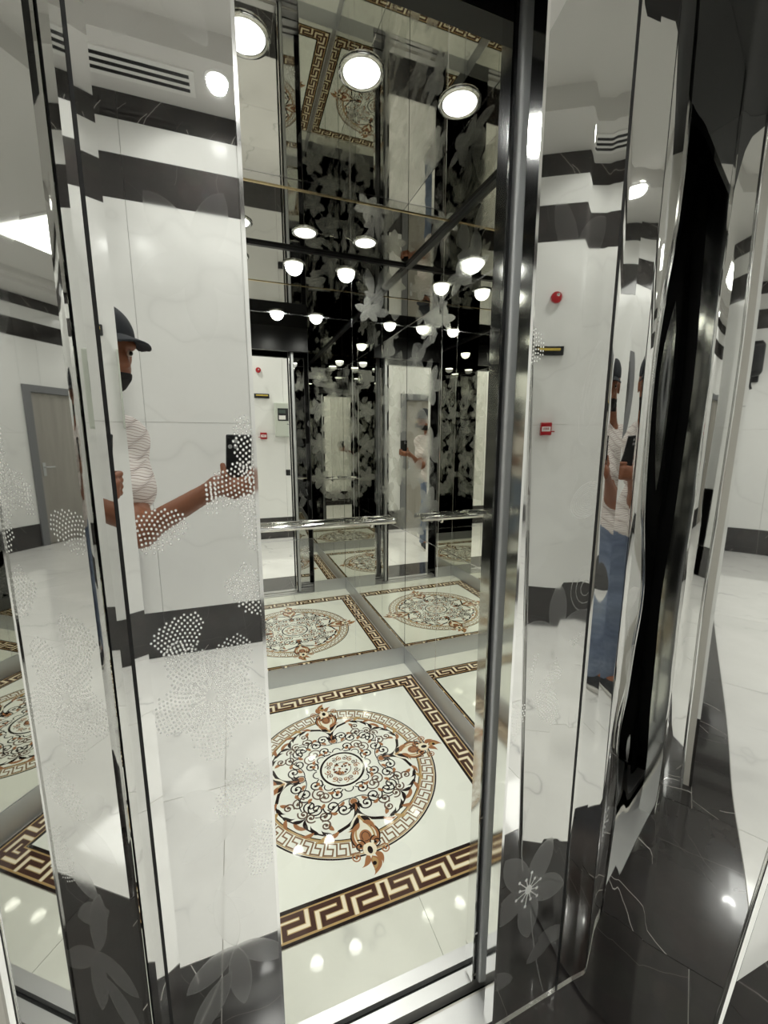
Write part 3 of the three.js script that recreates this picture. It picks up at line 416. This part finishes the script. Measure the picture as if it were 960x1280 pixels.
{
  const u = 3.6, v = -2.36, y = CEIL + 0.12, g = group('ceiling_panel_light', u, y, -v); tag(g, 'large square glowing panel light in the lobby ceiling tray', 'panel light');
  mesh('frame', merge([bb(-0.43, 0.43, -0.012, 0, -0.43, -0.40), bb(-0.43, 0.43, -0.012, 0, 0.40, 0.43), bb(-0.43, -0.40, -0.012, 0, -0.40, 0.40), bb(0.40, 0.43, -0.012, 0, -0.40, 0.40)]), M.whitePlastic, g);
  mesh('diffuser', bb(-0.40, 0.40, -0.008, -0.002, -0.40, 0.40), glow(5, WARM), g);
  const l = new THREE.RectAreaLight(WARM, LIGHT.panel, 0.78, 0.78); l.position.set(0, -0.015, 0); l.rotation.x = -Math.PI / 2; l.name = 'panel_glow'; g.add(l);
}
{ // second panel in the left arm of the lobby
  const u = -3.3, v = -0.5, y = CEIL, g = group('ceiling_panel_light', u, y, -v); tag(g, 'square glowing panel light in the flat ceiling towards the plain end wall', 'panel light');
  mesh('frame', merge([bb(-0.32, 0.32, -0.012, 0, -0.32, -0.29), bb(-0.32, 0.32, -0.012, 0, 0.29, 0.32), bb(-0.32, -0.29, -0.012, 0, -0.29, 0.29), bb(0.29, 0.32, -0.012, 0, -0.29, 0.29)]), M.whitePlastic, g);
  mesh('diffuser', bb(-0.29, 0.29, -0.008, -0.002, -0.29, 0.29), glow(5, WARM), g);
  const l = new THREE.RectAreaLight(WARM, LIGHT.panel, 0.56, 0.56); l.position.set(0, -0.015, 0); l.rotation.x = -Math.PI / 2; l.name = 'panel_glow'; g.add(l);
}
// ---------------------------------------------------------------- lobby fittings
{
  const g = group('slot_diffuser', -0.34, CEIL, 1.41); tag(g, 'white ceiling air diffuser with three dark slots', 'air vent');
  mesh('diffuser_frame', bb(-0.27, 0.27, -0.008, 0, -0.085, 0.085), M.whitePlastic, g);
  for (const z of [-0.045, 0, 0.045]) mesh('slot', bb(-0.245, 0.245, -0.0095, -0.002, z - 0.011, z + 0.011), M.gap, g);
}
const zW = -WV; // W wall face
{
  const g = group('fire_bell', 0.41, 2.36, zW); tag(g, 'round red fire alarm bell on the white tiled wall', 'fire bell');
  const b = new THREE.LatheGeometry([[0.0, 0.065], [0.03, 0.062], [0.055, 0.05], [0.068, 0.03], [0.07, 0.018], [0.0, 0.018]].map(p => new THREE.Vector2(...p)), 32); b.rotateX(-Math.PI / 2); b.scale(1, 1, -1); mesh('gong', b, M.red, g);
  const d = cyl(0.035, 0.035, 0.02, 20); d.rotateX(Math.PI / 2); d.translate(0, 0, -0.01); mesh('back_box', d, M.red, g);
  mesh('centre_screw', new THREE.SphereGeometry(0.01, 12, 8).translate(0, 0, -0.066), M.chrome, g);
}
{
  const g = group('exit_sign', 0.44, 2.02, zW); tag(g, 'small black and yellow rectangular plate on white tiles below the bell', 'sign');
  mesh('plate', rbox(0.2, 0.06, 0.02, 0.004, 0, 0, -0.011), M.darkPlastic, g); mesh('stripe', rbox(0.16, 0.016, 0.006, 0.002, 0.005, 0.008, -0.022), M.yellow, g);
}
const font = await new FontLoader().loadAsync('fonts/droid/droid_sans_bold.typeface.json');
function text(s, size, mat, parent, x, y, z, name = 'lettering') { const t = new TextGeometry(s, { font, size, depth: 0.001, curveSegments: 3 }); t.computeBoundingBox(); t.translate(-(t.boundingBox.max.x + t.boundingBox.min.x) / 2, 0, 0); t.rotateY(Math.PI); t.translate(x, y, z); return mesh(name, t, mat, parent); }
{
  const g = group('fire_call_point', 0.44, 1.48, zW); tag(g, 'small square red fire call point on the white tiled wall', 'call point');
  mesh('housing', rbox(0.09, 0.09, 0.04, 0.006, 0, 0, -0.021), M.red, g); mesh('glass', rbox(0.07, 0.032, 0.004, 0.002, 0, -0.002, -0.042), M.whitePlastic, g); text('FIRE', 0.016, M.red, g, 0, -0.008, -0.0445);
  mesh('test_key', rbox(0.03, 0.008, 0.006, 0.002, -0.058, -0.02, -0.025), M.red, g);
}
{
  const g = group('fire_control_panel', 0.78, 1.7, zW); tag(g, 'pale grey fire alarm control panel box with dark display window', 'control panel');
  mesh('cabinet', rbox(0.36, 0.46, 0.1, 0.008, 0, 0, -0.051), M.greyPlastic, g);
  mesh('door_edge', rbox(0.34, 0.44, 0.004, 0.002, 0, 0, -0.102), M.greyPlastic, g);
  const d = mesh('display', rbox(0.29, 0.17, 0.004, 0.002, 0, 0.07, -0.1055), M.darkPlastic, g);
  for (let i = 0; i < 4; i++) mesh('zone_strip', rbox(0.028, 0.12, 0.003, 0.001, 0.12 - i * 0.036, 0.07, -0.108), M.frameGrey, d);
  mesh('key_pad', rbox(0.09, 0.055, 0.003, 0.001, -0.085, 0.03, -0.108), M.whitePlastic, d); mesh('screen', rbox(0.09, 0.045, 0.003, 0.001, -0.085, 0.11, -0.108), new THREE.MeshStandardMaterial({ color: 0x43504a, roughness: 0.3 }), d);
  mesh('maker_plate', rbox(0.05, 0.012, 0.002, 0.0008, 0, -0.06, -0.105), M.frameGrey, g); const k = cyl(0.008, 0.008, 0.006, 16); k.rotateX(Math.PI / 2); k.translate(0.12, -0.16, -0.106); mesh('lock', k, M.chrome, g);
}
{
  const g = group('wall_socket', 0.77, 0.96, zW); tag(g, 'small black wall socket below the grey control panel', 'socket');
  mesh('socket_plate', rbox(0.085, 0.085, 0.02, 0.005, 0, 0, -0.011), M.darkPlastic, g); mesh('socket_face', rbox(0.05, 0.05, 0.006, 0.003, 0, 0, -0.022), M.darkPlastic, g);
  mesh('cable_duct', bb(-0.007, 0.007, 0.04, 0.5, -0.012, 0.0), M.whitePlastic, g);
}
{ // black fixture on the far left wall
  const g = group('wall_lantern', UL, 2.32, -0.08, Math.PI / 2); tag(g, 'black rounded lantern fixture hanging on the plain white end wall', 'wall lamp');
  mesh('base_plate', rbox(0.13, 0.5, 0.03, 0.012, 0, 0, 0.017), M.darkPlastic, g); mesh('shade', rbox(0.17, 0.42, 0.15, 0.07, 0, 0.02, 0.115, 6), M.darkPlastic, g);
  mesh('bottom_stem', tube([[0, -0.18, 0.1], [0.02, -0.27, 0.08], [0.0, -0.33, 0.05]], 0.014, 16, 8), M.darkPlastic, g);
}
// ---------------------------------------------------------------- photographer and phone
const V3 = (x, y, z) => [x, y, z];
const sub = (a, b) => [a[0] - b[0], a[1] - b[1], a[2] - b[2]], dot = (a, b) => a[0] * b[0] + a[1] * b[1] + a[2] * b[2];
const cone = (a, b, ra, rb) => { const d = sub(b, a), L = dot(d, d) || 1e-9; return p => { const q = sub(p, a), t = clamp(dot(q, d) / L, 0, 1); return Math.hypot(q[0] - d[0] * t, q[1] - d[1] * t, q[2] - d[2] * t) - (ra + (rb - ra) * t); }; };
const smin = (a, b, k) => { const h = Math.max(k - Math.abs(a - b), 0) / k; return Math.min(a, b) - h * h * k * 0.25; };
const union = (fs, k) => p => { let d = fs[0](p); for (let i = 1; i < fs.length; i++) d = smin(d, fs[i](p), k); return d; };
// mesh of the zero surface of a distance field (surface nets), smooth normals from the field
function surface(f, lo, hi, cell) {
  const n = [0, 1, 2].map(i => Math.ceil((hi[i] - lo[i]) / cell) + 1), [nx, ny, nz] = n, F = new Float32Array(nx * ny * nz), at = (i, j, k) => (k * ny + j) * nx + i;
  for (let k = 0; k < nz; k++) for (let j = 0; j < ny; j++) for (let i = 0; i < nx; i++) F[at(i, j, k)] = f([lo[0] + i * cell, lo[1] + j * cell, lo[2] + k * cell]);
  const id = new Int32Array(nx * ny * nz).fill(-1), P = [], N = [], I = [];
  const C = [[0, 0, 0], [1, 0, 0], [0, 1, 0], [1, 1, 0], [0, 0, 1], [1, 0, 1], [0, 1, 1], [1, 1, 1]], E = [[0, 1], [2, 3], [4, 5], [6, 7], [0, 2], [1, 3], [4, 6], [5, 7], [0, 4], [1, 5], [2, 6], [3, 7]];
  for (let k = 0; k < nz - 1; k++) for (let j = 0; j < ny - 1; j++) for (let i = 0; i < nx - 1; i++) {
    const v = C.map(c => F[at(i + c[0], j + c[1], k + c[2])]); let s = [0, 0, 0], m = 0;
    for (const [a, b] of E) if (v[a] < 0 !== v[b] < 0) { const t = v[a] / (v[a] - v[b]); for (let q = 0; q < 3; q++) s[q] += C[a][q] + (C[b][q] - C[a][q]) * t; m++; }
    if (!m) continue; const p = [lo[0] + (i + s[0] / m) * cell, lo[1] + (j + s[1] / m) * cell, lo[2] + (k + s[2] / m) * cell]; id[at(i, j, k)] = P.length / 3; P.push(...p);
    const e = cell * 0.5, g = [f([p[0] + e, p[1], p[2]]) - f([p[0] - e, p[1], p[2]]), f([p[0], p[1] + e, p[2]]) - f([p[0], p[1] - e, p[2]]), f([p[0], p[1], p[2] + e]) - f([p[0], p[1], p[2] - e])], L = Math.hypot(...g) || 1; N.push(g[0] / L, g[1] / L, g[2] / L);
  }
  const quad = (a, b, c, d, flip) => { if (a < 0 || b < 0 || c < 0 || d < 0) return; flip ? I.push(a, c, b, a, d, c) : I.push(a, b, c, a, c, d); };
  for (let k = 1; k < nz - 1; k++) for (let j = 1; j < ny - 1; j++) for (let i = 1; i < nx - 1; i++) {
    const o = F[at(i, j, k)] < 0;
    if (o !== F[at(i + 1, j, k)] < 0) quad(id[at(i, j - 1, k - 1)], id[at(i, j, k - 1)], id[at(i, j, k)], id[at(i, j - 1, k)], !o);
    if (o !== F[at(i, j + 1, k)] < 0) quad(id[at(i - 1, j, k - 1)], id[at(i - 1, j, k)], id[at(i, j, k)], id[at(i, j, k - 1)], !o);
    if (o !== F[at(i, j, k + 1)] < 0) quad(id[at(i - 1, j - 1, k)], id[at(i, j - 1, k)], id[at(i, j, k)], id[at(i - 1, j, k)], !o);
  }
  const g = new THREE.BufferGeometry(); g.setAttribute('position', new THREE.Float32BufferAttribute(P, 3)); g.setAttribute('normal', new THREE.Float32BufferAttribute(N, 3));
  const uv = []; for (let i = 0; i < P.length; i += 3) uv.push(P[i] + P[i + 2] * 0.8, P[i + 1]); g.setAttribute('uv', new THREE.Float32BufferAttribute(uv, 2)); g.setIndex(I); return g;
}
{
  const skin = new THREE.MeshPhysicalMaterial({ color: 0x86543a, roughness: 0.5, sheen: 0.2 });
  const shirt = new THREE.MeshStandardMaterial({ map: shirtTex, roughness: 0.9 }), jean = new THREE.MeshStandardMaterial({ map: denimTex, roughness: 0.9 }), capMat = new THREE.MeshStandardMaterial({ color: 0x22252b, roughness: 0.85 }), hair = new THREE.MeshStandardMaterial({ color: 0x14100e, roughness: 0.8 }), shoeMat = new THREE.MeshStandardMaterial({ color: 0x26282c, roughness: 0.6 }), soleMat = new THREE.MeshStandardMaterial({ color: 0xd8d6d0, roughness: 0.7 });
  // camera-local to world, for the hand and the phone
  camera.updateMatrixWorld(true); const CW = camera.matrixWorld, w = (x, y, z) => new THREE.Vector3(x, y, z).applyMatrix4(CW).toArray();
  const person = group('person', -0.44, 0, 0.34); tag(person, 'person in dark cap, pale patterned t-shirt and jeans holding up a phone', 'person');
  const off = new THREE.Matrix4().makeTranslation(0.44, 0, -0.34), add = (n, g, m, p = person) => mesh(n, g.applyMatrix4(off), m, p);
  const DX = -0.115, PX = 0.028; // body stands to the left of the phone; PX moves phone and hand beside the lens
  const sR = [-0.35, 1.40, 0.35], eR = [-0.285, 1.11, 0.19], wR = w(-0.052 + PX, -0.135, 0.035), sL = [-0.60 + DX, 1.42, 0.31], eL = [-0.665 + DX, 1.15, 0.35], wL = [-0.575 + DX, 0.965, 0.20];
  const hR = [-0.345 + DX, 0.93, 0.355], hL = [-0.525 + DX, 0.93, 0.335], kR = [-0.33 + DX, 0.50, 0.335], kL = [-0.55 + DX, 0.50, 0.315], aR = [-0.325 + DX, 0.09, 0.375], aL = [-0.57 + DX, 0.09, 0.35];
  const torso = [cone([-0.50 + DX, 1.35, 0.322], [-0.325 + DX, 1.35, 0.34], 0.112, 0.112), cone([-0.475 + DX, 1.10, 0.33], [-0.385 + DX, 1.10, 0.34], 0.118, 0.118), cone([-0.50 + DX, 0.95, 0.335], [-0.37 + DX, 0.95, 0.35], 0.112, 0.112), cone(sR, sL, 0.062, 0.062)];
  const neck = cone([-0.465, 1.46, 0.325], [-0.392, 1.60, 0.285], 0.058, 0.052);
  const upR = cone(sR, eR, 0.052, 0.041), upL = cone(sL, eL, 0.052, 0.041), foR = cone(eR, wR, 0.042, 0.026), foL = cone(eL, wL, 0.042, 0.026);
  const legs = [cone(hR, kR, 0.088, 0.06), cone(kR, aR, 0.056, 0.04), cone(hL, kL, 0.088, 0.06), cone(kL, aL, 0.056, 0.04), cone(aR, [-0.285 + DX, 0.045, 0.22], 0.038, 0.03), cone(aL, [-0.55 + DX, 0.045, 0.20], 0.038, 0.03)];
  // head in its own frame: F forward, U up, S to the person's right
  const H = [-0.352, 1.665, 0.27], F = new THREE.Vector3(0.72, -0.12, -0.68).normalize(), U0 = new THREE.Vector3(0, 1, 0), S = new THREE.Vector3().crossVectors(F, U0).normalize(), U = new THREE.Vector3().crossVectors(S, F).normalize();
  const hp = (s, u, f) => [0, 1, 2].map(i => H[i] + S.getComponent(i) * s + U.getComponent(i) * u + F.getComponent(i) * f);
  const loc = p => { const q = new THREE.Vector3(p[0] - H[0], p[1] - H[1], p[2] - H[2]); return [q.dot(S), q.dot(U), q.dot(F)]; };
  const ell = (c, r) => p => { const q = loc(p), x = (q[0] - c[0]) / r[0], y = (q[1] - c[1]) / r[1], z = (q[2] - c[2]) / r[2], k = Math.hypot(x, y, z); return (k - 1) * Math.min(...r); };
  const headSolid = union([ell([0, 0.035, -0.012], [0.076, 0.098, 0.096]), ell([0, -0.045, 0.022], [0.058, 0.066, 0.068]), ell([0, -0.092, 0.056], [0.026, 0.022, 0.024]), cone(hp(0, 0.012, 0.082), hp(0, -0.032, 0.104), 0.008, 0.0125), cone(hp(-0.013, -0.035, 0.088), hp(0.013, -0.035, 0.088), 0.0085, 0.0085), cone(hp(-0.04, 0.026, 0.074), hp(0.04, 0.026, 0.074), 0.013, 0.013), cone(hp(-0.018, -0.063, 0.08), hp(0.018, -0.063, 0.08), 0.0075, 0.0075), cone(hp(-0.016, -0.074, 0.077), hp(0.016, -0.074, 0.077), 0.008, 0.008), ell([0.079, -0.005, -0.005], [0.012, 0.034, 0.022]), ell([-0.079, -0.005, -0.005], [0.012, 0.034, 0.022]), neck], 0.018);
  const sockR = ell([0.032, 0.006, 0.092], [0.017, 0.011, 0.016]), sockL = ell([-0.032, 0.006, 0.092], [0.017, 0.011, 0.016]);
  const head = p => Math.max(headSolid(p), -Math.min(sockR(p), sockL(p)));
  // right hand round the phone, in the camera's frame
  const wp = (x, y, z) => w(x + PX, y, z), fin = (a, b, c, r) => [cone(wp(...a), wp(...b), r, r * 0.95), cone(wp(...b), wp(...c), r * 0.95, r * 0.82)];
  const handR = union([foR, cone(wR, wp(-0.02, -0.14, -0.014), 0.026, 0.022), cone(wp(-0.026, -0.138, -0.018), wp(0.022, -0.138, -0.018), 0.018, 0.016), cone(wp(-0.02, -0.118, -0.018), wp(0.024, -0.108, -0.018), 0.017, 0.015)], 0.02);
  const fingersR = [...[[-0.143, 0.0082], [-0.125, 0.0088], [-0.107, 0.0086], [-0.089, 0.0076]].flatMap(([y, r], i) => fin([0.022, y + 0.002, -0.018], [0.048, y + 0.004, -0.006], [0.046 - 0.004 * (i === 3), y + 0.004, 0.019], r)), ...fin([-0.024, -0.118, -0.016], [-0.047, -0.095, -0.004], [-0.046, -0.068, 0.012], 0.0095)];
  const hand = p => { let d = handR(p); for (const f of fingersR) d = smin(d, f(p), 0.006); return d; };
  const hl = (a, b, c, r) => [cone(a, b, r, r * 0.95), cone(b, c, r * 0.95, r * 0.8)];
  const fingersL = [0, 1, 2, 3].flatMap(i => hl([-0.535 + DX + 0.004 * i, 0.935 - 0.019 * (i - 1.5), 0.135], [-0.505 + DX + 0.003 * i, 0.925 - 0.02 * (i - 1.5), 0.108], [-0.475 + DX + 0.006 * (i === 3), 0.915 - 0.02 * (i - 1.5), 0.118], 0.0085)).concat(hl([-0.55 + DX, 0.965, 0.16], [-0.52 + DX, 0.985, 0.135], [-0.495 + DX, 0.985, 0.125], 0.0095));
  const palmL = union([foL, cone(wL, [-0.55 + DX, 0.945, 0.155], 0.026, 0.02), cone([-0.545 + DX, 0.965, 0.145], [-0.535 + DX, 0.91, 0.145], 0.017, 0.016)], 0.02);
  const handL = p => { let d = palmL(p); for (const f of fingersL) d = smin(d, f(p), 0.006); return d; };
  const bodyF = union([...torso, neck, upR, upL, foR, foL, ...legs], 0.045);
  const body = merge([surface(bodyF, [-0.90, 0.0, 0.02], [0.0, 1.62, 0.56], 0.013), surface(p => Math.max(head(p), 1.53 - p[1]), [-0.53, 1.51, 0.13], [-0.22, 1.82, 0.41], 0.004), surface(p => Math.max(hand(p), -0.09 - p[0]), [-0.11, 1.20, -0.035], [0.11, 1.36, 0.12], 0.0035), surface(p => Math.max(handL(p), p[1] - 1.02), [-0.66 + DX, 0.86, 0.07], [-0.44 + DX, 1.04, 0.27], 0.0045)]);
  add('body', body, skin);
  const midR = [0, 1, 2].map(i => sR[i] + (eR[i] - sR[i]) * 0.56), midL = [0, 1, 2].map(i => sL[i] + (eL[i] - sL[i]) * 0.56);
  const shirtF = p => Math.max(union([...torso, cone(sR, midR, 0.062, 0.064), cone(sL, midL, 0.062, 0.064)], 0.05)(p) - 0.014 - 0.012 * clamp((1.1 - p[1]) * 5, 0, 1) - 0.004 * Math.sin(p[1] * 34 + p[0] * 22) * Math.sin(p[0] * 31 - p[1] * 9), 0.86 - p[1], p[1] - 1.485);
  add('t_shirt', surface(shirtF, [-0.90, 0.83, 0.1], [-0.15, 1.52, 0.56], 0.011), shirt);
  const jeanF = p => Math.max(union([torso[2], legs[0], cone(kR, aR, 0.068, 0.062), legs[2], cone(kL, aL, 0.068, 0.062)], 0.05)(p) - 0.011 - 0.003 * Math.sin(p[1] * 60) * Math.sin(p[0] * 40), 0.065 - p[1], p[1] - 1.0);
  add('jeans', surface(jeanF, [-0.68 + DX, 0.04, 0.16], [-0.20 + DX, 1.02, 0.52], 0.012), jean);
  for (const [a, tx, tz] of [[aR, -0.28 + DX, 0.205], [aL, -0.545 + DX, 0.185]]) { const sh = p => Math.max(union([cone([a[0], 0.05, a[2]], [tx, 0.045, tz], 0.048, 0.043), cone([a[0], 0.09, a[2]], [a[0], 0.05, a[2] - 0.02], 0.045, 0.05)], 0.03)(p), 0.022 - p[1]); const s = add('shoe', surface(sh, [a[0] - 0.12, 0.0, tz - 0.08], [a[0] + 0.14, 0.16, a[2] + 0.09], 0.007), shoeMat);
    const so = p => Math.max(cone([a[0], 0.03, a[2]], [tx, 0.03, tz], 0.053, 0.049)(p), p[1] - 0.026, 0.001 - p[1]); add('sole', surface(so, [a[0] - 0.12, -0.014, tz - 0.08], [a[0] + 0.14, 0.05, a[2] + 0.09], 0.007), soleMat, s); }
  const capF = p => { const q = loc(p), dome = ell([0, 0.045, -0.012], [0.086, 0.098, 0.106])(p); return Math.max(dome, 0.042 - q[1] + 0.1 * Math.max(0, -q[2] - 0.04)); };
  const brimF = p => { const q = loc(p), x = q[0] / 0.082, z = (q[2] - 0.07) / 0.098, y = q[1] - 0.05 + 0.032 * x * x + 0.22 * Math.max(0, q[2] - 0.09); return Math.max((Math.hypot(x, z) - 1) * 0.08, Math.abs(y) - 0.0035, 0.05 - q[2]); };
  const cap = add('cap', surface(capF, [-0.54, 1.64, 0.1], [-0.21, 1.86, 0.44], 0.005), capMat); add('brim', surface(brimF, [-0.46, 1.6, 0.0], [-0.12, 1.80, 0.36], 0.0028), capMat, cap);
  const beardF = p => { const q = loc(p); return Math.max(headSolid(p) - 0.003, q[1] + 0.056 + 0.35 * Math.max(0, Math.abs(q[0]) - 0.03) - 0.5 * Math.max(0, Math.abs(q[0]) - 0.05), -q[2] - 0.02 + 0.0, -(q[1] + 0.128), -Math.min(cone(hp(-0.02, -0.068, 0.085), hp(0.02, -0.068, 0.085), 0.006, 0.006)(p), 1)); };
  add('beard', surface(beardF, [-0.52, 1.50, 0.1], [-0.20, 1.68, 0.38], 0.004), hair);
  for (const s of [-1, 1]) { const c = hp(s * 0.032, 0.004, 0.0735), g = new THREE.SphereGeometry(0.0112, 16, 12); g.translate(...c); const e = add('eye', g, new THREE.MeshStandardMaterial({ color: 0xb9aca0, roughness: 0.4 })); const ir = new THREE.SphereGeometry(0.0072, 12, 8); ir.translate(...hp(s * 0.032, 0.003, 0.0795)); add('iris', ir, hair, e); }
  // phone: stands in the hand with its wide lens at the camera
  const ph = new THREE.Group(); ph.name = numbered('phone'); ph.position.copy(camera.position); ph.quaternion.copy(camera.quaternion); scene.add(ph); tag(ph, 'black phone with rounded corners held upright in a hand', 'phone');
  mesh('phone_body', rbox(0.075, 0.152, 0.0082, 0.004, PX, -0.055, 0.0092), M.darkPlastic, ph);
  mesh('camera_bump', rbox(0.034, 0.034, 0.002, 0.0009, 0.008, -0.004, 0.0044), M.darkPlastic, ph);
  for (const [x, y] of [[0.0, -0.0125], [0.016, -0.0125], [0.016, 0.004]]) { const l = cyl(0.006, 0.006, 0.001, 20); l.rotateX(Math.PI / 2); l.translate(x, y, 0.0031); mesh('lens_ring', l, M.satin, ph); }
  mesh('screen', rbox(0.07, 0.145, 0.0008, 0.0003, PX, -0.055, 0.0137), new THREE.MeshStandardMaterial({ color: 0x101418, roughness: 0.1 }), ph);
}
renderer.render(scene, camera);
